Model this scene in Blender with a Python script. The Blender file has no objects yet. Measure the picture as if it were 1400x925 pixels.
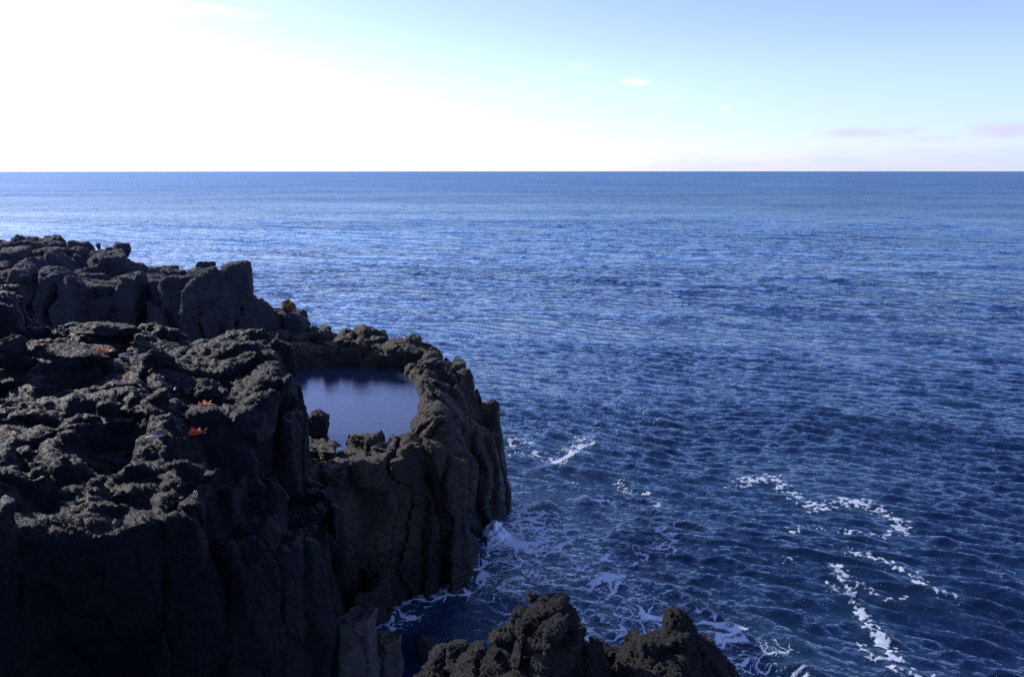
import bpy, math, random, time
import numpy as np
import openvdb
from mathutils import Vector, Matrix
from mathutils.bvhtree import BVHTree
T0 = time.time()
rng = np.random.RandomState(7)
random.seed(7)
scene = bpy.context.scene
COL = scene.collection

# ------------------------------------------------------------------ camera and pixel -> world
CAMZ, PITCH, F = 15.0, math.radians(11.85), 1089.0
SP, CP = math.sin(PITCH), math.cos(PITCH)
cd = bpy.data.cameras.new('camera'); cam = bpy.data.objects.new('camera', cd); COL.objects.link(cam)
cd.sensor_width = 36; cd.lens = 28; cd.clip_end = 100000; cd.clip_start = 0.1
cam.location = (0, 0, CAMZ); cam.rotation_euler = (math.pi/2 - PITCH, 0, math.radians(0.04))
scene.camera = cam

def ray(px, py):
    u = (px - 700)/F; v = -(py - 462.5)/F
    return np.array([u, CP + v*SP, -SP + v*CP])
def W(px, py, z=0.0):                       # point at height z
    d = ray(px, py); t = (z - CAMZ)/d[2]
    return (d[0]*t, d[1]*t, z)
def WD(px, py, D):                          # point at distance D ahead
    d = ray(px, py); t = D/d[1]
    return (d[0]*t, D, CAMZ + d[2]*t)

# ------------------------------------------------------------------ numpy noise
def h32(ix, iy, iz, seed):
    h = (ix.astype(np.uint32)*np.uint32(374761393) + iy.astype(np.uint32)*np.uint32(668265263)
         + iz.astype(np.uint32)*np.uint32(2147483647 ^ 0x5bd1e995) + np.uint32((seed*2654435761) & 0xffffffff))
    h ^= h >> np.uint32(13); h *= np.uint32(1274126177); h ^= h >> np.uint32(16)
    h *= np.uint32(2246822519); h ^= h >> np.uint32(15)
    return h
def r01(h):
    return (h & np.uint32(0xffffff)).astype(np.float32)*np.float32(1/16777216.)
def vnoise(x, y, z, seed=0):                # value noise, -1..1
    fx, fy, fz = np.floor(x), np.floor(y), np.floor(z)
    ix, iy, iz = fx.astype(np.int32), fy.astype(np.int32), fz.astype(np.int32)
    a, b, c = (x-fx).astype(np.float32), (y-fy).astype(np.float32), (z-fz).astype(np.float32)
    a = a*a*(3-2*a); b = b*b*(3-2*b); c = c*c*(3-2*c)
    out = 0
    for i in (0, 1):
        wa = a if i else 1-a
        for j in (0, 1):
            wb = wa*(b if j else 1-b)
            for k in (0, 1):
                out = out + wb*(c if k else 1-c)*r01(h32(ix+i, iy+j, iz+k, seed))
    return out*2-1
def fbm(x, y, z, oct=4, seed=0, ridged=False):
    s = 0; a = 1.0; t = 0
    for o in range(oct):
        n = vnoise(x, y, z, seed+o*17)
        if ridged: n = 1-2*np.abs(n)
        s = s + a*n; t += a; a *= .5
        x, y, z = (x*1.9+y*.35)+11.3, (y*1.9-x*.35)+5.1, z*2.03+2.7
    return s/t
def voro(x, y, z, seed=0, jit=.8, f2=False):  # nearest of 8 surrounding cells: distance, (second), random id
    bx, by, bz = np.floor(x-.5).astype(np.int32), np.floor(y-.5).astype(np.int32), np.floor(z-.5).astype(np.int32)
    d1 = np.full(x.shape, 9, np.float32); d2 = d1.copy(); idv = np.zeros(x.shape, np.float32)
    for i in (0, 1):
        for j in (0, 1):
            for k in (0, 1):
                h = h32(bx+i, by+j, bz+k, seed)
                r = r01(h); q = h*np.uint32(0x9E3779B1); q ^= q >> np.uint32(15); p = q*np.uint32(0x85EBCA6B); p ^= p >> np.uint32(13)
                cx = bx+i+.5+(r-.5)*jit; cy = by+j+.5+(r01(q)-.5)*jit; cz = bz+k+.5+(r01(p)-.5)*jit
                d = ((x-cx)**2+(y-cy)**2+(z-cz)**2).astype(np.float32)
                m = d < d1
                d2 = np.where(m, d1, np.minimum(d2, d))
                idv = np.where(m, r01(p*np.uint32(0xC2B2AE35)), idv)
                d1 = np.where(m, d, d1)
    return np.sqrt(d1), np.sqrt(d2), idv
def sstep(a, b, x):
    t = np.clip((x-a)/(b-a), 0, 1); return t*t*(3-2*t)
def poly_sdf(X, Y, P):
    P = np.asarray(P, float); n = len(P)
    d = np.full(X.shape, 1e9); s = np.zeros(X.shape, bool)
    for i in range(n):
        a = P[i]; b = P[(i+1) % n]; e = b-a
        t = np.clip(((X-a[0])*e[0]+(Y-a[1])*e[1])/(e@e+1e-9), 0, 1)
        d = np.minimum(d, (X-a[0]-e[0]*t)**2+(Y-a[1]-e[1]*t)**2)
        c = ((a[1] > Y) != (b[1] > Y))
        with np.errstate(divide='ignore', invalid='ignore'):
            xi = a[0] + (Y-a[1])*e[0]/(e[1] if e[1] != 0 else 1e-9)
        s ^= c & (X < xi)
    return np.where(s, -1, 1)*np.sqrt(d)
def line_dist(X, Y, P):
    d = np.full(X.shape, 1e9)
    for i in range(len(P)-1):
        a = np.array(P[i][:2]); b = np.array(P[i+1][:2]); e = b-a
        t = np.clip(((X-a[0])*e[0]+(Y-a[1])*e[1])/(e@e+1e-9), 0, 1)
        d = np.minimum(d, (X-a[0]-e[0]*t)**2+(Y-a[1]-e[1]*t)**2)
    return np.sqrt(d)
def idw(X, Y, pts, p=3.0):
    num = 0; den = 0
    for (x, y, z) in pts:
        w = 1/((X-x)**2+(Y-y)**2+.15)**(p/2)
        num = num+w*z; den = den+w
    return num/den
def smax(a, b, k):
    h = np.clip(.5-.5*(b-a)/k, 0, 1)
    return b*(1-h)+a*h+k*h*(1-h)
def smin(a, b, k): return -smax(-a, -b, k)

# ------------------------------------------------------------------ object helpers
def mesh_from(name, V, Fc, mat, smooth=True, parent=None):
    me = bpy.data.meshes.new(name)
    V = np.asarray(V, np.float32); Fc = np.asarray(Fc, np.int32)
    me.vertices.add(len(V)); me.vertices.foreach_set('co', V.ravel())
    k = Fc.shape[1]
    me.loops.add(Fc.size); me.loops.foreach_set('vertex_index', Fc.ravel())
    me.polygons.add(len(Fc)); me.polygons.foreach_set('loop_start', np.arange(0, Fc.size, k, dtype=np.int32))
    me.polygons.foreach_set('loop_total', np.full(len(Fc), k, np.int32))
    me.polygons.foreach_set('use_smooth', np.full(len(Fc), smooth, bool))
    me.update(calc_edges=True)
    if mat: me.materials.append(mat)
    o = bpy.data.objects.new(name, me); COL.objects.link(o)
    if parent: o.parent = parent
    return o
def tag(o, label=None, cat=None, group=None, kind=None):
    if label: o['label'] = label
    if cat: o['category'] = cat
    if group: o['group'] = group
    if kind: o['kind'] = kind
    return o
def fattr(o, name, arr):
    a = o.data.attributes.new(name, 'FLOAT', 'POINT'); a.data.foreach_set('value', np.asarray(arr, np.float32))

# ------------------------------------------------------------------ node helper
class NT:
    def __init__(s, tree): s.t = tree; s.n = tree.nodes; s.l = tree.links
    def new(s, typ, ins=None, **kw):
        n = s.n.new(typ)
        for k, v in kw.items(): setattr(n, k, v)
        for k, v in (ins or {}).items():
            if isinstance(v, bpy.types.NodeSocket): s.l.new(v, n.inputs[k])
            else: n.inputs[k].default_value = v
        return n
    def math(s, op, a, b=None, clamp=False):
        ins = {0: a}
        if b is not None: ins[1] = b
        return s.new('ShaderNodeMath', ins, operation=op, use_clamp=clamp).outputs[0]
    def vmath(s, op, a, b=None):
        ins = {0: a}
        if b is not None: ins[1] = b
        n = s.new('ShaderNodeVectorMath', ins, operation=op)
        return n.outputs['Value'] if op in ('DOT_PRODUCT', 'LENGTH', 'DISTANCE') else n.outputs[0]
    def ramp(s, f, lo, hi, a=0.0, b=1.0):
        return s.new('ShaderNodeMapRange', {'Value': f, 'From Min': lo, 'From Max': hi, 'To Min': a, 'To Max': b}, clamp=True, interpolation_type='SMOOTHSTEP').outputs[0]
    def mix(s, f, a, b):
        n = s.new('ShaderNodeMix', data_type='RGBA')
        for sock, v in ((n.inputs[0], f), (n.inputs[6], a), (n.inputs[7], b)):
            if isinstance(v, bpy.types.NodeSocket): s.l.new(v, sock)
            else: sock.default_value = v
        return n.outputs[2]
    def noise(s, vec, scale, detail=4, rough=.55, dist=0.0, typ='FBM'):
        n = s.new('ShaderNodeTexNoise', {'Vector': vec, 'Scale': scale, 'Detail': detail, 'Roughness': rough, 'Distortion': dist})
        return n.outputs['Fac']
    def scalev(s, vec, sc):
        return s.vmath('MULTIPLY', vec, sc)
def rgb(*c): return (c[0], c[1], c[2], 1)
def material(name):
    m = bpy.data.materials.new(name); m.use_nodes = True
    m.node_tree.nodes.clear()
    t = NT(m.node_tree); out = t.new('ShaderNodeOutputMaterial')
    b = t.new('ShaderNodeBsdfPrincipled'); t.l.new(b.outputs[0], out.inputs['Surface'])
    return m, t, b, out

def rock_material(name, base, base2, knob=.10, knob_scale=2.2, fine=.03, rough=.72, lichen=None, wet=None, strat=0.0, spec=.13, fine_scale=9.0, lich_lo=.5):
    m, t, b, out = material(name)
    geo = t.new('ShaderNodeNewGeometry'); pos = geo.outputs['Position']
    n1 = t.noise(pos, .55, 5, .6); n2 = t.noise(pos, 5.0, 6, .65); n3 = t.noise(pos, 28.0, 4, .6)
    c = t.mix(t.ramp(n1, .35, .65), rgb(*base), rgb(*base2))
    c = t.mix(t.math('MULTIPLY', t.ramp(n2, .42, .68), .55), c, rgb(*[x*1.55 for x in base2]))
    c = t.mix(t.math('MULTIPLY', t.ramp(n3, .55, .75), .5), c, rgb(*[x*.5 for x in base]))
    # pale salt and worn specks
    c = t.mix(t.math('MULTIPLY', t.ramp(t.noise(pos, 3.1, 8, .75), .64, .74), .35), c, rgb(.08, .08, .082))
    sep = t.new('ShaderNodeSeparateXYZ', {0: pos}); z = sep.outputs['Z']
    nz = t.new('ShaderNodeSeparateXYZ', {0: geo.outputs['Normal']}).outputs['Z']
    if lichen:
        lm = t.math('MULTIPLY', t.ramp(t.noise(pos, 1.3, 6, .7), lich_lo, lich_lo+.1), t.ramp(nz, .15, .7))
        lm = t.math('MULTIPLY', lm, t.ramp(t.noise(pos, 14., 4, .7), .38, .6))
        c = t.mix(lm, c, t.mix(t.ramp(t.noise(pos, 4., 3), .4, .6), rgb(*lichen[0]), rgb(*lichen[1])))
    r = t.math('ADD', t.math('MULTIPLY', t.ramp(n2, .3, .7), .2), rough-.1)
    if wet is not None:
        zz = t.math('ADD', z, t.math('MULTIPLY', t.math('SUBTRACT', t.noise(pos, .9, 6, .65), .5), 5.0))
        wm = t.ramp(zz, wet+.25, wet-.25)
        c = t.mix(wm, c, rgb(.005, .005, .005))
        r = t.math('SUBTRACT', r, t.math('MULTIPLY', wm, .25))
        t.l.new(t.math('ADD', t.math('MULTIPLY', wm, .3), spec), b.inputs['Specular IOR Level'])
    t.l.new(c, b.inputs['Base Color']); t.l.new(r, b.inputs['Roughness'])
    b.inputs['Specular IOR Level'].default_value = spec
    # relief
    wp = t.vmath('ADD', pos, t.scalev(t.new('ShaderNodeTexNoise', {'Vector': pos, 'Scale': 1.4, 'Detail': 3}).outputs['Color'], (.9, .9, .9)))
    def knobs(s):
        v = t.new('ShaderNodeTexVoronoi', {'Vector': wp, 'Scale': s, 'Smoothness': .35}, feature='SMOOTH_F1')
        return t.math('SUBTRACT', .55, v.outputs['Distance'])
    top = t.math('ADD', t.math('MULTIPLY', t.ramp(nz, -.1, .6), .8), .2)
    k = t.math('ADD', knobs(knob_scale), t.math('MULTIPLY', knobs(knob_scale*2.6), .42))
    k = t.math('MULTIPLY', t.math('MULTIPLY', k, knob), top)
    fn = t.math('MULTIPLY', t.math('SUBTRACT', t.noise(pos, fine_scale, 9, .68), .5), fine*2.4)
    fn = t.math('MULTIPLY', fn, t.math('ADD', t.math('MULTIPLY', top, .5), .5))
    fv = t.new('ShaderNodeTexVoronoi', {'Vector': t.scalev(wp, (1.3, 1.3, .7)), 'Scale': 1.1}, feature='DISTANCE_TO_EDGE')
    fn = t.math('SUBTRACT', fn, t.math('MULTIPLY', t.ramp(fv.outputs['Distance'], .05, .0), t.math('MULTIPLY', t.ramp(nz, .6, .0), .05)))
    h = t.math('ADD', k, fn)
    if strat:
        sv = t.vmath('ADD', t.scalev(pos, (.35, .35, 3.2)), t.scalev(t.new('ShaderNodeTexNoise', {'Vector': pos, 'Scale': .8, 'Detail': 4}).outputs['Color'], (.5, .5, 1.2)))
        st = t.math('SUBTRACT', t.noise(sv, 1.6, 5, .6), .5)
        h = t.math('ADD', h, t.math('MULTIPLY', t.math('MULTIPLY', st, strat), t.ramp(nz, .6, .1)))
    d = t.new('ShaderNodeDisplacement', {'Height': h, 'Midlevel': 0.0, 'Scale': 1.0})
    t.l.new(d.outputs[0], out.inputs['Displacement'])
    m.displacement_method = 'BOTH'
    return m

# basalt: black-blue on the shelf, browner on the near outcrop, weedy on the pool's rim
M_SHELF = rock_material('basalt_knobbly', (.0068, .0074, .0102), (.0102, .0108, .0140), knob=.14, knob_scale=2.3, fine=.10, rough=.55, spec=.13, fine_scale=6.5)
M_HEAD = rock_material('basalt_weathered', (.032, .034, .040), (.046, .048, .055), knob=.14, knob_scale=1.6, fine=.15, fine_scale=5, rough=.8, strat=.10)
M_RIM = rock_material('basalt_weedy', (.012, .012, .0125), (.036, .034, .031), knob=.09, knob_scale=2.2, fine=.09, rough=.5, strat=.14, wet=2.1,
                      lichen=((.16, .075, .025), (.07, .06, .022)), lich_lo=.46, fine_scale=7)
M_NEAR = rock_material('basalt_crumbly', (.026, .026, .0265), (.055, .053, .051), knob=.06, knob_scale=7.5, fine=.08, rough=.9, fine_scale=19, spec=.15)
M_BOULDER = rock_material('basalt_boulder', (.010, .0105, .013), (.017, .017, .021), knob=.05, knob_scale=4, fine=.05, rough=.65)
M_COLUMN = rock_material('basalt_column', (.035, .037, .036), (.055, .055, .050), knob=.02, knob_scale=3, fine=.025, rough=.6, strat=.06,
                         lichen=((.10, .09, .03), (.07, .06, .02)))

# ------------------------------------------------------------------ voxel rock masses
BVH = []
def build_mass(name, label, bounds, vox, fieldfn, mat, sub=1, block=.35, bscale=(1.3, 1.3, 3.5), wob=.35, wobs=2.5,
               knob=.35, knobs=1.1, rid=.25, seed=1, crack=.12, cut=None):
    x0, x1, y0, y1, z0, z1 = bounds
    xs = np.arange(x0, x1, vox); ys = np.arange(y0, y1, vox); zs = np.arange(z0, z1, vox)
    X, Y = np.meshgrid(xs, ys, indexing='ij')
    f = fieldfn(X, Y, zs).astype(np.float32)                       # (nx, ny, nz)
    band = np.abs(f) < (block+wob+knob+rid+.3)
    I, J, K = np.nonzero(band)
    x = xs[I].astype(np.float32); y = ys[J].astype(np.float32); z = zs[K].astype(np.float32)
    g = f[band]
    # slope weight: 1 on tops, 0 on cliff faces, from the undisturbed field
    gz = np.gradient(f, axis=2)[band]/vox
    gx = np.gradient(f, axis=0)[band]/vox; gy = np.gradient(f, axis=1)[band]/vox
    up = sstep(.25, .75, gz/np.sqrt(gx*gx+gy*gy+gz*gz+1e-6))
    wx = x+.5*vnoise(x*.8, y*.8, z*.8, seed+50); wy = y+.5*vnoise(x*.8, y*.8, z*.8, seed+51); wz = z+.6*vnoise(x*.5, y*.5, z*.5, seed+52)
    d1, d2, idv = voro(wx/bscale[0], wy/bscale[1], wz/bscale[2], seed+3)
    g = g + (idv-.5)*2*block*(1-.55*up) + crack*sstep(.16, .0, d2-d1)
    g = g + wob*fbm(x/wobs, y/wobs, z/wobs, 3, seed+9)*(.5+.5*up)
    if knob:
        knob = knob*np.clip(.75+1.1*vnoise(x*.33, y*.33, z*.33, seed+70), .15, 1.5)
        k1, k2, ki = voro(wx/knobs, wy/knobs, wz/(knobs*.8), seed+21)
        g = g - knob*(.6-k1)*(.2+.8*up) - knob*.35*(ki-.5)*up
        l1, l2, li = voro((wx+.3*wy)/(knobs*.42), wy/(knobs*.42), wz/(knobs*.36), seed+33)
        g = g - knob*.42*(.6-l1)*(.25+.75*up)
    if rid:
        g = g - rid*fbm(x/(wobs*.6), y/(wobs*.6), z/(wobs*.6), 4, seed+40, ridged=True)*up
    f[band] = g
    if cut is not None: f = cut(X, Y, zs, f)
    f[0], f[-1] = 1, 1; f[:, 0], f[:, -1] = 1, 1; f[:, :, 0], f[:, :, -1] = 1, 1
    f = np.clip(f, -1.5, 1.5)
    gr = openvdb.FloatGrid(1.5); gr.copyFromArray(np.ascontiguousarray(f))
    P, Q = gr.convertToQuads(0.0)
    P = P*vox+np.array([x0, y0, z0])
    # drop what lies under the sea
    keep = (P[Q][:, :, 2].max(axis=1) > z0+vox*1.5)
    Q = Q[keep]
    used = np.unique(Q); re = np.full(len(P), -1); re[used] = np.arange(len(used)); P = P[used]; Q = re[Q]
    # drop crumbs that float free of the mass
    lab = np.arange(len(P))
    while True:
        new = lab.copy(); mn = lab[Q].min(axis=1)
        for c_ in range(4): np.minimum.at(new, Q[:, c_], mn)
        new = new[new]
        if (new == lab).all(): break
        lab = new
    cnt = np.bincount(lab, minlength=len(P)); Q = Q[cnt[lab[Q[:, 0]]] > 1500]
    used = np.unique(Q); re = np.full(len(P), -1); re[used] = np.arange(len(used)); P = P[used]; Q = re[Q]
    # outward winding
    a, b2, c = P[Q[:, 0]], P[Q[:, 1]], P[Q[:, 2]]
    nrm = np.cross(b2-a, c-a)
    top = P[Q].mean(axis=1)
    ext = np.argmax(top[:, 2])
    if nrm[ext, 2] < 0: Q = Q[:, ::-1]
    o = mesh_from(name, P, Q, mat)
    if sub:
        md = o.modifiers.new('refine', 'SUBSURF'); md.levels = sub; md.render_levels = sub; md.use_limit_surface = False
    tag(o, label, None, None, 'structure')
    BVH.append(BVHTree.FromPolygons([tuple(p) for p in P.tolist()], Q.tolist()))
    print('MASS', name, len(Q), f.shape, round(time.time()-T0, 1))
    return o
def hit(px, py):
    d = Vector(ray(px, py)).normalized(); best = None
    for b in BVH:
        r = b.ray_cast(Vector((0, 0, CAMZ)), d, 200)
        if r[0] is not None and (best is None or r[3] < best[3]): best = r
    return best

def block_field(X, Y, zs, poly, top, taper=.08, k=.25, off=0.):
    d2 = poly_sdf(X, Y, poly)[:, :, None]+off
    t = top if np.isscalar(top) else top[:, :, None]
    Z = zs[None, None, :]
    depth = np.clip(t-Z, 0, None)
    return smax((d2-taper*depth)*.98, (Z-t), k)

# --- the lava shelf on the left
def xy(px, py, z): return W(px, py, z)[:2]
lip = [xy(402, 474, 9.2), xy(404, 500, 9.2), xy(396, 528, 9.1), xy(378, 545, 9.0), (-6.3, 19.4), (-6.0, 17.6), (-5.7, 15.8), (-5.6, 14.6)]
shelf_poly = [(-45, 28), (-20, 28.5), (-14, 28.0), (-10, 27.0)] + lip + [(-6.9, 13.6), (-7.9, 12.9), (-8.6, 11.6), (-9.4, 9.6), (-10.5, 6), (-11, -12), (-45, -12)]
shelf_pts = [W(0, 440, 9.7), W(150, 470, 9.5), W(250, 480, 9.3), W(390, 480, 9.3), W(330, 500, 9.2), W(100, 540, 9.3), W(200, 560, 9.1),
             W(300, 560, 8.9), W(60, 620, 9.2), W(180, 620, 8.7), W(250, 640, 9.0), W(330, 650, 7.9), W(0, 700, 9.3), W(100, 730, 8.7), W(60, 780, 8.3),
             W(200, 690, 9.1), (-20, 27, 9.4), (-30, 20, 10), (-12, 6, 9.5), (-20, 5, 10.5)]
def shelf_field(X, Y, zs):
    top = idw(X, Y, shelf_pts)
    f = block_field(X, Y, zs, shelf_poly, top, .05, off=.35)
    # knoll at the back left
    kn = [(-26, 28), (-18.6, 29.5), (-17.2, 27.5), (-16.5, 25.8), (-18, 24.2), (-26, 24)]
    f = smin(f, block_field(X, Y, zs, kn, 10.6-.10*(X+19)*(X > -19), .25), .3)
    # buttress below the corner, stepping down to the sea
    b1 = [(-8.4, 24), (-5.4, 23.6), (-4.8, 21.6), (-4.55, 19.5), (-4.7, 17.5), (-5.2, 15.5), (-6.4, 14), (-9, 16)]
    f = smin(f, block_field(X, Y, zs, b1, 5.3+.25*(21.5-Y)*(Y < 21.5) + 0*X, .08, off=.55), .35)
    b2 = [(-8.5, 21.5), (-6.1, 20.6), (-5.3, 18.8), (-5.15, 16.4), (-6, 15.2), (-9, 17)]
    f = smin(f, block_field(X, Y, zs, b2, 7.3+0*X, .06, off=.4), .3)
    return f
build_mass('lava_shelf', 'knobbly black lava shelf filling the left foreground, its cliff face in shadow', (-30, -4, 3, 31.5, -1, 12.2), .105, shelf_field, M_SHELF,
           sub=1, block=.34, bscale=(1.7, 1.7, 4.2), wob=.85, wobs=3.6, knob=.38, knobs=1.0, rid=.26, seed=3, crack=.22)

# --- pool: rim with a basin sunk into it
rim_poly = [(-9.5, 23.0), (-6.3, 23.2), (-5.0, 24.6), (-4.1, 25.6), (-3.0, 26.6), (-2.0, 27.4), (-1.35, 28.6), (-1.3, 30.0), (-1.15, 31.3), (-.8, 32.6),
            (-.55, 34.2), (-.75, 35.8), (-1.3, 37.6), (-2.5, 39.6), (-3.6, 41.6), (-5.6, 43.2), (-8, 44.2), (-10, 46), (-20, 46), (-20, 26), (-12, 24)]
pool_c, pool_r = (-7.9, 35.0), (3.55, 6.3)
pool_poly = [(-6.7, 28.5), (-5.1, 28.5), (-4.0, 29.2), (-3.85, 32), (-4.0, 34), (-4.3, 36), (-4.7, 38.0), (-5.7, 39.6), (-8, 40.3), (-10.5, 40.2), (-12, 39), (-12.3, 34), (-11, 29.5), (-8.5, 27.6)]
rim_pts = [W(500, 612, 5.8), W(470, 612, 6.1), W(540, 612, 5.8), W(570, 612, 5.9), (-7.4, 27.8, 6.0), (-6.5, 27.8, 5.95), (-5.7, 27.8, 6.0), (-5.0, 27.9, 6.0), (-4.3, 28.2, 6.05), (-6.0, 27.1, 5.95), (-5.0, 27.0, 5.95), W(590, 600, 5.9), W(640, 620, 5.1), W(600, 580, 6.4), W(600, 545, 6.5), W(590, 500, 6.2), (-3.6, 33, 6.5), (-3.3, 31, 6.3), (-3.9, 35.5, 6.3),
           W(640, 560, 5.2), W(660, 600, 4.2), W(570, 490, 6.4), (-6, 42, 6.85), (-8.5, 43, 6.9), (-10.5, 43.5, 6.4), (-12, 43.5, 7.1), (-2.5, 38, 5.9),
           (-1.2, 33.5, 3.4), (-1.3, 36, 3.7), (-1.6, 29.2, 4.4), (-2, 28.4, 4.9), W(430, 620, 6.4), W(415, 600, 6.6), (-8, 24.6, 6.6), (-6.2, 24.3, 5.6), (-14, 35, 7.5)]
def rim_field(X, Y, zs):
    top = idw(X, Y, rim_pts)
    f = block_field(X, Y, zs, rim_poly, top-.78, .09, .5, off=.38)
    # back rim steps up to the headland
    bk = [(-16, 42.5), (-11.8, 42.3), (-11.2, 43.2), (-10.4, 43.2), (-10.4, 45), (-16, 47)]
    f = smin(f, block_field(X, Y, zs, bk, 6.2+0*X, .1), .2)
    return f
def rim_cut(X, Y, zs, f):
    d2 = poly_sdf(X, Y, pool_poly)+.35*fbm(X*.7, Y*.7, X*0, 3, 77)
    Z = zs[None, None, :]
    n = .22*fbm(*np.broadcast_arrays((X*1.4)[:, :, None], (Y*1.4)[:, :, None], Z*1.4), 3, 78)
    bowl = smax(d2[:, :, None]+n-.25*np.clip(Z-5.0, 0, 3), 4.2-Z+0*f, .4)    # inside of the basin
    return smax(f, -bowl, .25)
build_mass('tidal_pool_rim', 'weed-covered rock wall ringing the square tidal pool', (-17, 1, 21.5, 47, -1, 8.6), .10, rim_field, M_RIM,
           sub=1, block=.58, bscale=(1.0, 1.3, 11.0), wob=.45, wobs=2.6, knob=.42, knobs=1.15, rid=.12, seed=11, crack=.40, cut=rim_cut)

# --- headland behind
hd_poly = [(-70, 44), (-40, 43), (-27, 43.4), (-23, 42.6), (-21, 43.6), (-19.3, 42.0), (-17, 41.6), (-15.4, 41.8), (-14.7, 43.4), (-13.5, 44.2), (-12.4, 43.9),
           (-11.3, 44.0), (-11.2, 46.5), (-13, 49), (-16, 53), (-22, 60), (-30, 66), (-70, 80)]
hd_pts = [WD(0, 330, 50), WD(60, 325, 49), WD(105, 347, 49), WD(140, 360, 48), WD(170, 362, 46), WD(215, 360, 45), WD(240, 358, 44.5), WD(260, 356, 43.5), WD(318, 355, 42.8),
          WD(335, 388, 44.5), WD(355, 400, 45), WD(385, 405, 45), WD(405, 410, 45), WD(420, 432, 45), (-11.3, 44.8, 7.0), (-60, 50, 10.5), (-40, 50, 10.2), (-30, 60, 8), (-45, 62, 8), (-20, 54, 7), (-15, 50, 6), WD(60, 352, 44.3), WD(10, 350, 44.5)]
def head_field(X, Y, zs):
    top = idw(X, Y, hd_pts, 4)
    f = block_field(X, Y, zs, hd_poly, top-.75, .10, off=.4)
    hb = [(-18.6, 42.4), (-15.2, 42.1), (-14.9, 43.6), (-15.3, 46.0), (-18.9, 46.2)]
    f = smin(f, block_field(X, Y, zs, hb, 9.8+.12*(X+15), .04), .15)
    up2 = [(-60, 47.5), (-32, 47.2), (-26, 48), (-24.4, 49.5), (-27, 55), (-60, 70)]
    return smin(f, block_field(X, Y, zs, up2, idw(X, Y, [WD(0, 325, 50), WD(60, 324, 50), WD(100, 338, 50), (-60, 50, 11)], 4)-.75, .25), .3)
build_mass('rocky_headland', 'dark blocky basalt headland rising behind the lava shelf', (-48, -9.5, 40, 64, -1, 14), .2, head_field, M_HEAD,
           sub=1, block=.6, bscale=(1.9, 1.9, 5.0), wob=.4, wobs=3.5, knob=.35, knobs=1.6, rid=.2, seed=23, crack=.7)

# --- near outcrop at the bottom of the frame and the ground under the viewpoint
nr_poly = [(-3.2, 3), (-2.6, 6.2), (-2.1, 8.4), (-1.5, 9.5), (-.7, 10.3), (0.2, 10.4), (1.3, 10.2), (2.0, 10.3), (2.75, 9.9), (3.0, 8.6), (3.6, 6), (9, 2), (9, -9), (-9, -9), (-6, 0)]
def near_field(X, Y, zs):
    top = 13.2-.72*np.clip(Y-.8, 0, 7.2)
    f = block_field(X, Y, zs, nr_poly, np.minimum(top, 13.2), .10, .3)
    def peak(px, py, z, rx, ry, h, slope):
        c = W(px, py, z); d = np.sqrt(((X-c[0])/rx)**2+((Y-c[1])/ry)**2)
        t = z-slope*np.clip(d-.35, 0, None)
        r = (d-h)*min(rx, ry)
        Z = zs[None, None, :]
        return smax(r[:, :, None]-.12*np.clip(t[:, :, None]-Z, 0, 4), Z-t[:, :, None], .12)
    for a in ((757, 842, 9.30, .44, .55, 1.05, .25), (780, 862, 9.05, .34, .45, 1.0, .25), (735, 870, 8.9, .40, .45, 1.0, .25), (925, 856, 9.0, .36, .5, 1.15, .50), (900, 875, 8.8, .40, .5, 1.1, .4), (950, 892, 8.6, .45, .5, 1.1, .4),
              (705, 882, 8.6, .46, .5, 1.0, .3), (655, 888, 8.4, .34, .4, 1.0, .35), (618, 878, 8.25, .36, .4, 1.0, .3), (596, 912, 8.05, .38, .4, 1.0, .5), (575, 930, 7.85, .34, .4, 1.0, .4), (665, 912, 8.4, .5, .45, 1.0, .4),
              (830, 904, 8.25, .5, .5, 1.0, .3), (740, 908, 8.5, .7, .5, 1.0, .3)):
        f = smin(f, peak(*a), .10)
    return f
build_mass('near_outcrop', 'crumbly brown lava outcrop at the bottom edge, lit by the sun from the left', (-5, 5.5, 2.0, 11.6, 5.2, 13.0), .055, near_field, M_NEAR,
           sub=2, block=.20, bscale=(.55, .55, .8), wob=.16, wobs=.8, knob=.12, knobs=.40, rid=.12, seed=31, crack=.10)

# ------------------------------------------------------------------ sea
t_ = time.time()
def make_rings():
    r = [2.0]
    while r[-1] < 18: r.append(r[-1]*1.08)
    while r[-1] < 70: r.append(r[-1]*1.0027)
    while r[-1] < 260: r.append(r[-1]*1.0045)
    while r[-1] < 1500: r.append(r[-1]*1.012)
    while r[-1] < 60000: r.append(r[-1]*1.12)
    return np.array(r)
R = make_rings()
a_f = np.arange(-40, 48.0001, .085)
a_all = np.concatenate([np.arange(-180, -62, 3), np.arange(-62, -40, .5), a_f, np.arange(48.4, 70, .5), np.arange(70, 180, 3)])
A = np.radians(a_all)
na, nr = len(A), len(R)
X = (R[:, None]*np.sin(A)[None, :]).astype(np.float32); Y = (R[:, None]*np.cos(A)[None, :]).astype(np.float32)
dr = np.gradient(R)[:, None]; da = (np.gradient(A)[None, :]*R[:, None])
cell = np.maximum(dr, da).astype(np.float32)
wr = np.random.RandomState(5)
Z = np.zeros_like(X)
DX = X+1.2*vnoise(X*.11, Y*.11, X*0, 5); DY = Y+1.2*vnoise(X*.11, Y*.11, X*0, 6)
shore_pts = [W(530, 838)[:2], W(600, 790)[:2], W(665, 760)[:2], W(690, 660)[:2], W(694, 600)[:2]]
calm_d = line_dist(X, Y, [(-4, 24), (0, 29), (1.5, 33), (1, 37)])
calm = 1-.72*np.exp(-(calm_d/4.2)**2)
gust = .8+.45*vnoise(X/14, Y/9, X*0, 61)+.25*vnoise(X/60, Y/25, X*0, 62)
main = math.radians(-118)            # travel direction, measured from +x
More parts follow.
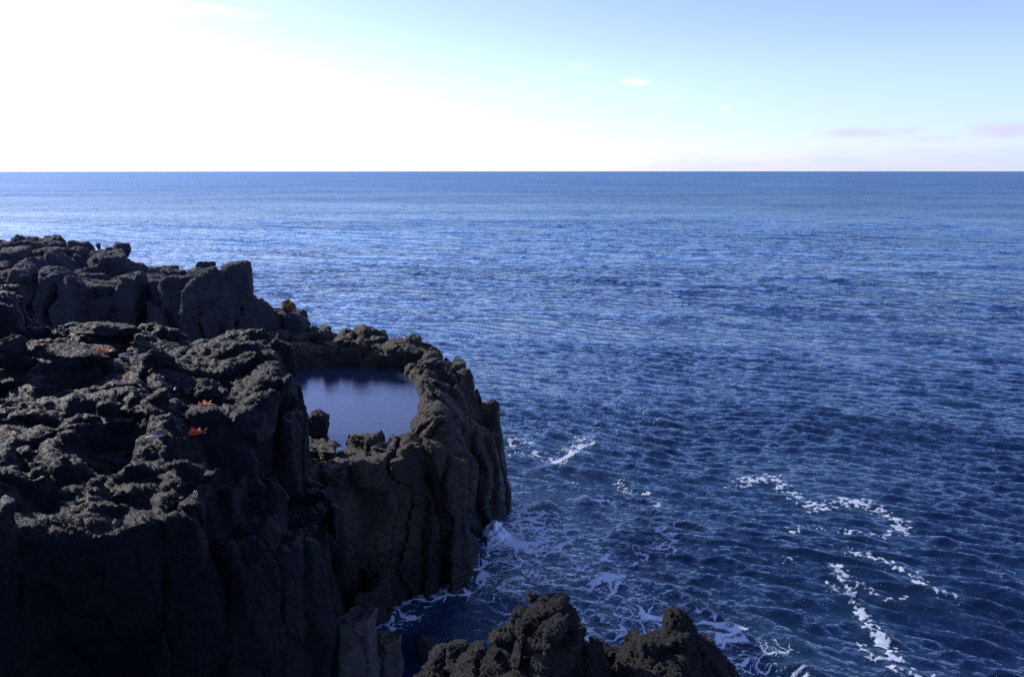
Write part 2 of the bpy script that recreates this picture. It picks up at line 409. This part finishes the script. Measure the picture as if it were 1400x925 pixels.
for i in range(74):
    lam = .42*(16/.42)**(i/73.)*wr.uniform(.9, 1.1)
    th = main+wr.normal(0, .48 if lam < 3 else .32)
    k = 2*math.pi/lam
    slope = (.075 if lam < 1.3 else .030 if lam < 3 else .011)*wr.uniform(.7, 1.3)
    amp = slope/k
    att = sstep(lam*.42, lam*.16, cell)
    ph = k*(DX*math.cos(th)+DY*math.sin(th))+wr.uniform(0, 6.28)
    s = np.sin(ph)
    w = amp*.85*(np.exp(1.1*s)-1.33)      # peaked crests, flat troughs
    Z += (w*att*(calm if lam < 5 else 1)).astype(np.float32)*np.clip(gust, .3, 1.5)
# upwelling domes and rings near the rock
for (px, py, r, h) in ((755, 595, 1.1, .16), (800, 680, 1.3, .22), (745, 690, 1.2, .25), (850, 730, 1.4, .18), (720, 560, 1.6, .12), (700, 800, 1.6, .15), (640, 810, 1.6, .12)):
    c = W(px, py); d2 = ((X-c[0])/r)**2+((Y-c[1])/(r*1.2))**2
    Z += h*np.exp(-d2)*np.cos(np.sqrt(d2)*2.2)
# foam brushes: (pixel points on the water, half width in metres, strength, kind)
brushes = [
 ([(1000, 665), (1030, 656), (1058, 655), (1085, 678), (1110, 690)], .55, 1., 'f'),
 ([(1110, 690), (1150, 684), (1185, 692), (1215, 708), (1238, 722)], .62, 1.1, 'f'),
 ([(1085, 726), (1120, 720), (1160, 727), (1200, 731), (1236, 722)], .45, .8, 'f'),
 ([(1160, 752), (1200, 764), (1240, 783), (1268, 806), (1292, 818)], .45, .95, 'f'),
 ([(1148, 776), (1155, 798), (1168, 820), (1188, 850), (1206, 876), (1224, 896)], .42, 1.15, 'f'),
 ([(1130, 795), (1150, 812), (1165, 805), (1180, 795), (1205, 812), (1236, 812)], .26, .85, 'f'),
 ([(1176, 880), (1188, 904), (1232, 916), (1262, 925)], .33, .95, 'f'), ([(1230, 905), (1215, 880), (1195, 850)], .3, .9, 'f'),
 ([(1060, 760), (1100, 745), (1050, 790)], .7, .35, 'f'),
 ([(865, 575), (880, 565), (890, 575)], .8, .55, 'f'), ([(790, 600), (805, 598), (820, 580)], .8, .5, 'f'), ([(900, 745), (925, 738), (910, 720)], .55, .8, 'f'),  # first two strips: pale foam painted in for sun glints on the ripples
 ([(945, 718), (960, 722)], .4, .4, 'f'), ([(600, 487), (615, 490)], .8, .5, 'f'),
 # lacy foam in the shade of the cliff
 ([(668, 705), (690, 735), (735, 745), (745, 720), (720, 705)], 1.3, 1.5, 'l'), ([(683, 655), (692, 685), (712, 712)], .5, 1.2, 'l'),
 ([(670, 702), (675, 720), (690, 738), (712, 742)], .34, 2.8, 'l'), ([(733, 638), (760, 631), (788, 621)], .2, 2.4, 'l'),
 ([(672, 750), (700, 775), (680, 800), (640, 795)], 1.2, 1.1, 'l'), ([(672, 768), (645, 782), (607, 800), (567, 826), (540, 846)], .55, 1.3, 'l'),
 ([(640, 800), (690, 820), (750, 790), (800, 775), (870, 765), (915, 745)], .9, .62, 'l'),
 ([(915, 745), (905, 700), (880, 675), (855, 660)], .8, .55, 'l'), ([(820, 872), (850, 888), (885, 860), (880, 835), (840, 822), (830, 800)], 1.0, .8, 'l'),
 ([(800, 830), (830, 850), (860, 870)], .8, .8, 'l'), ([(960, 845), (1000, 872), (1045, 885), (1060, 900), (1000, 915)], .85, .85, 'l'),
 ([(930, 830), (990, 840), (1080, 920)], .7, .5, 'l'), ([(725, 638), (755, 630), (790, 618), (800, 605)], .7, .9, 'l'),
 ([(700, 600), (720, 620), (735, 625)], 1., .6, 'l'), ([(740, 680), (770, 655), (800, 672), (850, 690), (830, 720)], .9, .5, 'l'),
 ([(700, 850), (760, 835), (800, 845)], .8, .5, 'l'), ([(870, 800), (900, 820), (950, 830)], 1.0, .5, 'l'),
]
near = (R < 75)
nn = int(near.sum())
Xn, Yn = X[:nn], Y[:nn]
foam = np.zeros_like(Xn); milky = np.zeros_like(Xn)
sel_all = (np.abs(Xn) < 24) & (Yn > 15)
wxn = Xn+.5*vnoise(Xn*1.1, Yn*1.1, Xn*0, 71)+.18*vnoise(Xn*3.7, Yn*3.7, Xn*0, 72)
wyn = Yn+.5*vnoise(Xn*1.1, Yn*1.1, Xn*0, 73)+.18*vnoise(Xn*3.7, Yn*3.7, Xn*0, 74)
def lace(x, y, s, seed):
    d1, d2, _ = voro(x/s, y/s, x*0+.5, seed, jit=1.0); return d2-d1
L1 = lace(wxn, wyn, 1.05, 81); L2 = lace(wxn, wyn, .45, 82)
N1 = fbm(Xn*1.3, Yn*1.3, Xn*0, 4, 83); N2 = fbm((Xn+.4*Yn)*4.2, Yn*5.2, Xn*0, 4, 84)
N4 = fbm(Xn*9., Yn*8., Xn*0, 2, 86)
N3 = fbm(Xn*.8+4, Yn*.8, Xn*0, 3, 85)
for pts, w, st, kind in brushes:
    P = [W(*p)[:2] for p in pts]
    wx2 = Xn+.28*w*N1*2; wy2 = Yn+.5*w*N3*2
    d = line_dist(wx2, wy2, P)/w
    m = np.exp(-d*d*.9)*st
    if kind == 'f':
        foam = np.maximum(foam, sstep(.49, .76, m*.62+.50*N2+.50*N4+.18*N1)*sstep(.1, .35, m))
        milky = np.maximum(milky, np.exp(-(d*.5)**2)*.25*st)
    else:
        l = np.maximum(sstep(.15, .04, L1/np.clip(m*1.25, .05, 1.2)), .85*sstep(.13, .03, L2/np.clip(m*1.1-.25, .04, 1.0)))
        l = l*sstep(-.55, .2, N1+m-.4)*sstep(.10, .4, m)
        l = np.maximum(l, sstep(1.30, 1.55, m+.45*N2))
        foam = np.maximum(foam, l)
        milky = np.maximum(milky, np.exp(-(d*.55)**2)*.8*st*(.7+.5*N3))
Zf = Z.copy()
Zf[:nn] += .015*foam
# splash thrown up against the rim
c = W(676, 722, .3)
sp = np.exp(-(((Xn-c[0])/.45)**2+((Yn-c[1])/.8)**2))
Zf[:nn] += .38*sp*(1+1.2*N2+.8*N4); foam = np.maximum(foam, sstep(.25, .5, sp+.2*N2))
Z[:nn] += .22*sp
def grid_faces(n0, n1, wrap):
    i = np.arange(n0-1)[:, None]; j = np.arange(n1-1)[None, :]
    a = i*n1+j
    q = np.stack([a, a+n1, a+n1+1, a+1], -1).reshape(-1, 4)
    if wrap:
        i = np.arange(n0-1); a = i*n1+n1-1; b = i*n1
        q = np.concatenate([q, np.stack([a, a+n1, b+n1, b], -1)])
    return q
V = np.stack([X, Y, Z], -1).reshape(-1, 3)
Q = grid_faces(nr, na, True)

m, t, b, out = material('sea_water'); M_SEA = m
geo = t.new('ShaderNodeNewGeometry'); pos = geo.outputs['Position']
mk = t.new('ShaderNodeAttribute', attribute_name='milky').outputs['Fac']
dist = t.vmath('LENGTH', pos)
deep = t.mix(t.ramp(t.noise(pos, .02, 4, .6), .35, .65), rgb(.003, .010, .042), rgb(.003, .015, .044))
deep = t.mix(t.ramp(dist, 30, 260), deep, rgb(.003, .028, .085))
colr = t.mix(t.math('MULTIPLY', mk, .8, True), deep, rgb(.022, .070, .105))
# far whitecaps
cap = t.math('MULTIPLY', t.ramp(t.noise(pos, .10, 4, .65), .655, .70), t.ramp(dist, 200, 700))
colr = t.mix(cap, colr, rgb(.6, .62, .65))
pw = t.vmath('ADD', pos, t.scalev(t.new('ShaderNodeTexNoise', {'Vector': pos, 'Scale': .35, 'Detail': 2}).outputs['Color'], (2., 2., 0)))
rot = t.new('ShaderNodeMapping', {'Vector': pw, 'Rotation': (0, 0, .42), 'Scale': (.75, 1.45, 1)}).outputs[0]
f1 = t.math('MULTIPLY', t.noise(rot, 3.0, 7, .7), .13)
gs = t.ramp(t.noise(t.scalev(pos, (.4, 1.3, 1)), .012, 5, .65), .3, .7, .55, 1.3)
bp = t.new('ShaderNodeBump', {'Strength': 1.0, 'Distance': 1.0, 'Height': t.math('MULTIPLY', f1, gs)})
# beyond the modelled waves the facets are too small for the mesh: their slopes tilt the normal directly
def slopes(sc, det, rough, amp):
    c = t.new('ShaderNodeTexNoise', {'Vector': rot, 'Scale': sc, 'Detail': det, 'Roughness': rough}).outputs['Color']
    return t.scalev(t.vmath('SUBTRACT', c, (.5, .5, .5)), (amp*.6, amp, 0))
sl_ = t.vmath('ADD', t.vmath('ADD', slopes(2.0, 3, .6, 1.9), slopes(.7, 3, .6, 1.5)), t.vmath('ADD', slopes(.22, 3, .6, .8), slopes(.04, 5, .7, .6)))
amt = t.math('MULTIPLY', t.ramp(dist, 22, 120, .05, 1.0), gs)
sl_ = t.new('ShaderNodeVectorMath', {0: sl_, 'Scale': amt}, operation='SCALE').outputs[0]
bp = t.new('ShaderNodeVectorMath', {0: t.vmath('ADD', bp.outputs[0], sl_)}, operation='NORMALIZE')
cosi = t.math('MAXIMUM', t.math('ABSOLUTE', t.vmath('DOT_PRODUCT', bp.outputs[0], geo.outputs['Incoming'])), t.ramp(dist, 60, 600, .0, .14))
fr = t.math('ADD', t.math('MULTIPLY', t.math('POWER', t.math('SUBTRACT', 1.0, cosi, True), 5.0), .98), .02)
fr = t.math('MULTIPLY', fr, t.ramp(dist, 60, 420, 1.0, .85))          # sky reflection dimmed with distance, standing in for crests hiding troughs
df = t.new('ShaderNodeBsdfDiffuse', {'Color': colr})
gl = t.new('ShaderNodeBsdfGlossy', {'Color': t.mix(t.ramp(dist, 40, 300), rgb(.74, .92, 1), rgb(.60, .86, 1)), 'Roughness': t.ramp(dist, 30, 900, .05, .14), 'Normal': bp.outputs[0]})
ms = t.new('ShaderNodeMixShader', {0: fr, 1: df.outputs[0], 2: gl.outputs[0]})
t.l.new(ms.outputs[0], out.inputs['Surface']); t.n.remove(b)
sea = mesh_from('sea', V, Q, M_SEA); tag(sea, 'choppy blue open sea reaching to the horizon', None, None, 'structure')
mk_a = np.zeros(nr*na, np.float32); mk_a[:nn*na] = milky.ravel(); fattr(sea, 'milky', mk_a)
print('SEA', len(Q), round(time.time()-T0, 1))

# foam sheet riding on the waves
m, t, b, out = material('sea_foam'); M_FOAM = m
geo = t.new('ShaderNodeNewGeometry'); pos = geo.outputs['Position']
fa = t.new('ShaderNodeAttribute', attribute_name='foam').outputs['Fac']
br = t.noise(pos, 16., 5, .75)
al = t.ramp(t.math('ADD', fa, t.math('MULTIPLY', t.math('SUBTRACT', br, .5), 2.4)), .2, 1.1, 0., .92)
b.inputs['Base Color'].default_value = rgb(.66, .74, .82); b.inputs['Roughness'].default_value = .9
b.inputs['Specular IOR Level'].default_value = .2
t.l.new(al, b.inputs['Alpha'])
Qn = grid_faces(nn, na, False)
fl = foam.ravel(); qm = fl[Qn].max(axis=1) > .12
Qf = Qn[qm]; used = np.unique(Qf); re = np.zeros(nn*na, np.int64); re[used] = np.arange(len(used))
Vf = np.stack([Xn, Yn, Zf[:nn]+.012], -1).reshape(-1, 3)[used]
fo = mesh_from('sea_foam', Vf, re[Qf], M_FOAM); fattr(fo, 'foam', fl[used])
tag(fo, 'lacy white sea foam drifting on the water beside the rocks', 'sea foam', None, 'stuff')

# pool water
m, t, b, out = material('pool_water'); M_POOL = m
geo = t.new('ShaderNodeNewGeometry'); pos = geo.outputs['Position']
b.inputs['Base Color'].default_value = rgb(.024, .038, .066); b.inputs['Roughness'].default_value = .04; b.inputs['IOR'].default_value = 1.42
h = t.math('ADD', t.math('MULTIPLY', t.noise(t.scalev(pos, (.8, 1.2, 1)), 5.5, 4, .6), .009), t.math('MULTIPLY', t.noise(pos, 1.3, 3, .5), .005))
t.l.new(t.new('ShaderNodeBump', {'Strength': 1.0, 'Distance': 1.0, 'Height': h}).outputs[0], b.inputs['Normal'])
gx = np.linspace(-13.5, -3.2, 60); gy = np.linspace(27.2, 42.6, 80)
GX, GY = np.meshgrid(gx, gy, indexing='ij')
pw_o = mesh_from('pool_water', np.stack([GX, GY, 5.0+0*GX], -1).reshape(-1, 3), grid_faces(60, 80, False)[:, ::-1], M_POOL)
tag(pw_o, 'still dark blue water of the tidal pool, mirroring sky and rim', None, None, 'structure')

# ------------------------------------------------------------------ loose rocks
def ico(sub):
    import bmesh
    bm = bmesh.new(); bmesh.ops.create_icosphere(bm, subdivisions=sub, radius=1)
    V = np.array([v.co[:] for v in bm.verts]); Fc = np.array([[v.index for v in f.verts] for f in bm.faces]); bm.free()
    return V, Fc
ICO = ico(5)
def boulder(name, label, loc, size, rotz=0, tilt=0, seed=0, cuts=9, mat=None, group=None, cat='boulder', rough=.16):
    V, Fc = ICO[0].copy(), ICO[1]
    r = np.random.RandomState(seed)
    for _ in range(cuts):
        n = r.normal(size=3); n /= np.linalg.norm(n); h = r.uniform(.55, .85)
        d = V@n; V -= np.clip(d-h, 0, None)[:, None]*n[None, :]*.93
    n = fbm(V[:, 0]*1.7+seed, V[:, 1]*1.7, V[:, 2]*1.7, 5, seed)
    V = V*(1+rough*1.6*n[:, None])
    V = V*np.array(size)/2
    o = mesh_from(name, V, Fc, mat or M_BOULDER)
    o.location = loc; o.rotation_euler = (tilt, tilt*.5, rotz)
    tag(o, label, cat, group)
    return o
def on(px, py, up=0.0):
    r = hit(px, py)
    return (r[0].x, r[0].y, r[0].z+up)
g = 'loose stones lying on the lava shelf'
boulder('lava_slab', 'long flat dark slab lying on the shelf just left of the orange weed', on(92, 492, .15), (2.6, 1.2, .7), -.15, .08, 1, cat='rock slab', group=g)
boulder('lava_slab', 'flat lava slab resting on the back edge of the shelf, below the headland cliff', on(145, 456, .12), (2.3, 1.0, .45), -.1, .05, 2, cat='rock slab', group=g)
boulder('boulder', 'dark round boulder at the far left edge of the lava shelf', on(15, 482, .15), (.9, .8, .7), .4, 0, 3, group=g)
boulder('boulder', 'round dark boulder beside the dry grass tuft on the shelf, near the cliff corner', on(286, 545, .2), (.8, .8, .75), 0, 0, 4, group=g, rough=.2)
boulder('wedge_stone', 'upright wedge-shaped stone pointing up in the middle of the lava shelf', on(217, 500, .15), (.95, .6, .7), .5, .3, 5, cat='stone', group=g)
boulder('pebble', 'small pale pinkish stone in a hollow of the lava shelf', on(219, 597, .1), (.3, .26, .22), .3, 0, 6, cat='stone', group=g,
        mat=rock_material('pink_stone', (.10, .07, .065), (.14, .10, .09), knob=.005, fine=.01))
boulder('boulder', 'cracked angular boulder in the near corner of the tidal pool', (W(434, 583, 5.3)), (1.1, 1.2, 1.2), .3, .1, 8, cuts=14, rough=.22)
boulder('capstone', 'small orange-lichened stone perched on the low end of the headland', WD(394, 419, 44.8), (.8, .8, .9), .2, 0, 9, cat='stone',
        mat=rock_material('lichen_stone', (.16, .08, .03), (.09, .06, .03), knob=.02, fine=.02))
boulder('sea_rock', 'wet black rock standing off the right tip of the pool wall', W(668, 582, 1.5), (1.7, 1.6, 3.0), .2, 0, 10, cat='sea rock', mat=M_RIM, cuts=14, rough=.3)
boulder('sea_rock', 'black rock awash in the foam just behind the near outcrop', W(757, 822, .1), (1.5, 1.0, .8), .1, 0, 12, cat='sea rock', mat=M_RIM)
boulder('boulder', 'pale grey wet boulder at the foot of the near outcrop, in the dark gully', W(584, 884, .2), (1.1, 1.4, .9), .6, .1, 13)

def column(name, label, cx, cy, z0, z1, r, sx, sy, tiltx, tilty, seed, mat, sides=6):
    rr = np.random.RandomState(seed); n = 120; nz = 70
    ang = np.linspace(0, 2*np.pi, n, endpoint=False)
    vs = [(math.cos(2*math.pi*(i+.5+rr.uniform(-.2, .2))/sides), math.sin(2*math.pi*(i+.5+rr.uniform(-.2, .2))/sides)) for i in range(sides)]
    # polygon radius at each angle
    rad = np.zeros(n)
    for i in range(sides):
        a, b_ = np.array(vs[i]), np.array(vs[(i+1) % sides])
        for j, th in enumerate(ang):
            d = np.array([math.cos(th), math.sin(th)]); M = np.array([d, a-b_]).T
            try: s = np.linalg.solve(M, a)
            except Exception: continue
            if s[0] > 0 and -1e-6 <= s[1] <= 1+1e-6: rad[j] = s[0]
    P = []
    for k in range(nz+1):
        f = k/nz
        for j, th in enumerate(ang):
            q = rad[j]*r*(1+.10*(1-f))
            x, y = q*math.cos(th)*sx, q*math.sin(th)*sy
            zt = z1+x*tiltx+y*tilty
            P.append((cx+x, cy+y, z0+(zt-z0)*f))
    caps = 14
    for k in range(1, caps+1):
        s = 1-k/caps
        for j, th in enumerate(ang):
            q = rad[j]*r*s
            x, y = q*math.cos(th)*sx, q*math.sin(th)*sy
            P.append((cx+x, cy+y, z1+x*tiltx+y*tilty+.04*math.sin(k)))
    P = np.array(P)
    nn_ = fbm(P[:, 0]*1.5, P[:, 1]*1.5, P[:, 2]*.8, 4, seed)
    P[:, 0] += .12*nn_; P[:, 1] += .12*fbm(P[:, 0]*1.5, P[:, 1]*1.5, P[:, 2]*.8, 4, seed+9); P[:, 2] += .10*fbm(P[:, 0]*3, P[:, 1]*3, P[:, 2]*0, 4, seed+5)
    rows = nz+1+caps
    i = np.arange(rows-1)[:, None]; j = np.arange(n)[None, :]
    a = i*n+j; b_ = i*n+(j+1) % n
    Fq = np.stack([a+0*b_, b_, b_+n, a+n], -1).reshape(-1, 4)
    o = mesh_from(name, P, Fq, mat); tag(o, label, 'rock pillar', 'broken pillars in the gully'); return o
c = W(489, 836, 2.6); column('rock_pillar', 'squarish broken rock pillar with a slanting pale top at the foot of the shelf cliff', c[0]-.05, c[1]-.3, -.6, 2.6, .72, 1.0, .95, .12, -.1, 3, M_COLUMN, 5)
c = W(530, 868, 1.3); column('rock_pillar', 'shorter stubby rock pillar with yellow-stained sides, right of the taller pillar', c[0]-.02, c[1]-.1, -.8, 1.3, .50, 1.0, 1.0, -.05, -.1, 5, M_COLUMN, 6)

# ------------------------------------------------------------------ small weeds and washed-up bits on the shelf
def simple(name, base, rough=.6, trans=0):
    m, t, b, out = material(name)
    geo = t.new('ShaderNodeNewGeometry')
    t.l.new(t.mix(t.noise(geo.outputs['Position'], 30, 4, .6), rgb(*[x*.5 for x in base]), rgb(*base)), b.inputs['Base Color']); b.inputs['Roughness'].default_value = rough
    if trans: b.inputs['Transmission Weight'].default_value = 0
    return m
M_RED = simple('red_weed', (.80, .10, .03)); M_ORANGE = simple('orange_weed', (.85, .27, .06)); M_STRAW = simple('dry_straw', (.42, .34, .2))
M_GREEN = simple('dry_grass', (.10, .11, .05)); M_BLEACH = simple('bleached', (.55, .6, .62)); M_STEM = simple('stem', (.18, .10, .05))
def blades(n, length, width, spread, seed, droop=.5):
    r = np.random.RandomState(seed); V = []; Fc = []
    for _ in range(n):
        a = r.uniform(0, 6.28); x = r.normal(0, spread); y = r.normal(0, spread); L = length*r.uniform(.5, 1.1); w = width*r.uniform(.6, 1.2); e = r.uniform(.3, 1.2)
        dx, dy = math.cos(a), math.sin(a); b0 = len(V); segs = 5
        for s in range(segs+1):
            f = s/segs; hor = L*f*math.cos(e)+L*droop*f*f*.5; up = L*(f*math.sin(e)-droop*f*f*.6)
            ww = w*(math.sin(math.pi*min(1, f*.85+.15)))
            for sg in (-1, 0, 1):
                V.append((x+dx*hor-dy*sg*ww, y+dy*hor+dx*sg*ww, max(up, -.02)+(.25*ww if sg == 0 else 0)))
        for s in range(segs):
            for k in range(2):
                q = b0+s*3+k; Fc.append((q, q+1, q+4, q+3))
    return np.array(V), np.array(Fc)
def weed(name, label, px, py, size, mat, seed, n=26, group='red and orange weeds in the cracks of the shelf', cat='weed'):
    p = on(px, py, .10)
    root = bpy.data.objects.new(name, None); COL.objects.link(root); root.location = p
    tag(root, label, cat, group)
    size *= .47; V, Fc = blades(n*2, size, size*.09, size*.30, seed, .3); mesh_from('leaves', V, Fc, mat, parent=root)
    V, Fc = blades(5, size*.9, size*.03, size*.1, seed+1, .2); mesh_from('stem', V, Fc, M_STEM, parent=root)
    return root
weed('orange_weed', 'tall orange weed standing in a crack at the right end of the long dark slab', 139, 487, .55, M_ORANGE, 1, 30)
weed('orange_weed', 'tiny orange weed above the wedge-shaped stone', 229, 493, .26, M_ORANGE, 2, 14)
weed('red_weed', 'small pinkish red weed on the open lava, left of the shelf middle', 174, 524, .30, M_RED, 3, 16)
weed('orange_weed', 'orange and straw weed at the foot of the round boulder by the cliff corner', 277, 560, .38, M_ORANGE, 4, 22)
weed('red_weed', 'bright red spreading weed, the brightest one on the shelf', 268, 598, .42, M_RED, 5, 34)
weed('red_weed', 'small red dot of weed on the lip above the big overhang', 277, 641, .18, M_RED, 6, 12)
weed('orange_weed', 'small orange weed at the far left edge of the photo', 14, 598, .20, M_ORANGE, 7, 12)
weed('orange_weed', 'pale orange weed at the left end of the long dark slab', 53, 477, .28, M_ORANGE, 8, 12)
weed('red_weed', 'dull red scrap of weed just left of the tall orange weed', 118, 492, .30, M_RED, 17, 10)
weed('orange_weed', 'tiny orange fleck right of the long dark slab, near the back of the shelf', 180, 473, .16, M_ORANGE, 18, 8)
weed('orange_weed', 'pair of faint orange blades on the near left lava, below the straw tuft', 60, 632, .16, M_ORANGE, 19, 8)
weed('grass_tuft', 'drab greenish grass tuft in the hollow left of the round boulder', 262, 541, .45, M_GREEN, 9, 40, None, 'grass tuft')
weed('straw_tuft', 'pale straw tuft hanging at the left edge beside the orange weed', 28, 572, .4, M_STRAW, 10, 14, None, 'dry tuft')
# bleached driftwood sticks and scraps
def stick(label, px, py, L, rz, seed):
    p = on(px, py, .14); n = 10; m_ = 8; r = np.random.RandomState(seed); V = []
    for i in range(n):
        f = i/(n-1); cx_ = (f-.5)*L; cy_ = .12*L*math.sin(3*f+seed); cz_ = .05*L*math.sin(5*f); rad = .028*(1-.6*f)*(1+.2*r.uniform())
        for j in range(m_):
            a = 2*math.pi*j/m_; V.append((cx_, cy_+rad*math.cos(a), cz_+rad*math.sin(a)))
    i = np.arange(n-1)[:, None]; j = np.arange(m_)[None, :]; a = i*m_+j+0*j; b_ = i*m_+(j+1) % m_
    o = mesh_from('driftwood_stick', np.array(V), np.stack([a, b_, b_+m_, a+m_], -1).reshape(-1, 4), M_BLEACH)
    o.location = p; o.rotation_euler = (0, -.25, rz); tag(o, label, 'driftwood', 'bleached driftwood scraps on the shelf')
stick('bleached bent stick lying on the lava right of the tall orange weed', 172, 490, .42, .6, 1)
stick('bluish white stick leaning by the grass tuft on the shelf', 240, 538, .5, -1.0, 2)
stick('short bleached stick in the hollow left of the bright red weed', 212, 604, .4, .1, 3)

# ------------------------------------------------------------------ light, sky, view
SUN_AZ, SUN_EL = math.radians(-54), math.radians(23)       # azimuth from +Y towards +X
sd = Vector((math.sin(SUN_AZ)*math.cos(SUN_EL), math.cos(SUN_AZ)*math.cos(SUN_EL), math.sin(SUN_EL)))
sl = bpy.data.lights.new('sun', 'SUN'); so = bpy.data.objects.new('sun', sl); COL.objects.link(so)
sl.energy = 2.0; sl.angle = math.radians(.53); sl.color = (1, .95, .88)
so.rotation_euler = sd.to_track_quat('Z', 'Y').to_euler(); so.location = (-60, 30, 60)
w = bpy.data.worlds.new('World'); scene.world = w; w.use_nodes = True; w.node_tree.nodes.clear()
t = NT(w.node_tree); out = t.new('ShaderNodeOutputWorld')
sky = t.new('ShaderNodeTexSky', sky_type='NISHITA', sun_disc=False, sun_elevation=SUN_EL, sun_rotation=SUN_AZ, air_density=.55, dust_density=.25, ozone_density=2.5, altitude=10)
dirv = t.vmath('NORMALIZE', t.new('ShaderNodeTexCoord').outputs['Generated'])
col = t.vmath('MULTIPLY', sky.outputs[0], (1.15, .95, 1.18))
lowband = t.ramp(t.new('ShaderNodeSeparateXYZ', {0: dirv}).outputs['Z'], -.03, .13, .58, 1.0)     # lowest sky darkened by hand to tone down the horizon and its reflection
col = t.new('ShaderNodeVectorMath', {0: col, 'Scale': lowband}, operation='SCALE').outputs[0]
cn = t.noise(t.scalev(dirv, (1, 1, 4.)), 9, 6, .62)
cn2 = t.math('SUBTRACT', cn, .5)
for (px, py, wx, wy, strength, ccol) in ((868, 112, 20, 6, .7, (4.3, 3.75, 3.6)), (680, 172, 18, 5, .6, (4.6, 4., 3.9)), (1195, 181, 62, 8, .85, (2.75, 2.6, 3.5)), (1385, 178, 62, 10, .9, (2.7, 2.6, 3.5)),
        (1150, 142, 40, 4, .35, (3, 3, 3.7)), (990, 147, 11, 4, .6, (4, 3.7, 3.9)), (915, 133, 22, 5, .4, (3.6, 3.6, 3.9)), (1275, 189, 30, 4, .6, (2.6, 2.7, 3.6)), (215, 8, 110, 10, .6, (6, 5.6, 5.4)),
        (240, 52, 50, 6, .4, (6, 5.6, 5.4)), (1420, 222, 520, 20, .5, (2.3, 2.8, 3.7)), (795, 88, 18, 6, .25, (4, 3.7, 3.8))):
    c = Vector(ray(px, py)).normalized(); rt = Vector((0, 0, 1)).cross(c).normalized()*-1; upv = rt.cross(c)
    a = t.math('DIVIDE', t.vmath('DOT_PRODUCT', dirv, tuple(rt)), wx/F)
    b_ = t.math('DIVIDE', t.vmath('DOT_PRODUCT', dirv, tuple(upv)), wy/F)
    q = t.math('ADD', t.math('MULTIPLY', a, a), t.math('MULTIPLY', b_, b_))
    q = t.math('ADD', q, t.math('MULTIPLY', cn2, -4.5))
    mk_ = t.math('MULTIPLY', t.ramp(q, 1.3, -.4), strength)
    front = t.ramp(t.vmath('DOT_PRODUCT', dirv, tuple(c)), .5, .6)
    col = t.mix(t.math('MULTIPLY', mk_, front), col, rgb(*ccol))
bg = t.new('ShaderNodeBackground', {'Color': col, 'Strength': .10})
t.l.new(bg.outputs[0], out.inputs['Surface'])
scene.view_settings.view_transform = 'Standard'; scene.view_settings.look = 'None'
scene.view_settings.exposure = 1.45; scene.view_settings.gamma = 1.0; scene.view_settings.use_curve_mapping = False
scene.render.engine = 'CYCLES'
scene.cycles.max_bounces = 5; scene.cycles.glossy_bounces = 3; scene.cycles.diffuse_bounces = 3; scene.cycles.transparent_max_bounces = 6
scene.cycles.use_denoising = False; scene.cycles.sample_clamp_direct = 2.5; scene.cycles.sample_clamp_indirect = 2.5
print('DONE', round(time.time()-T0, 1))
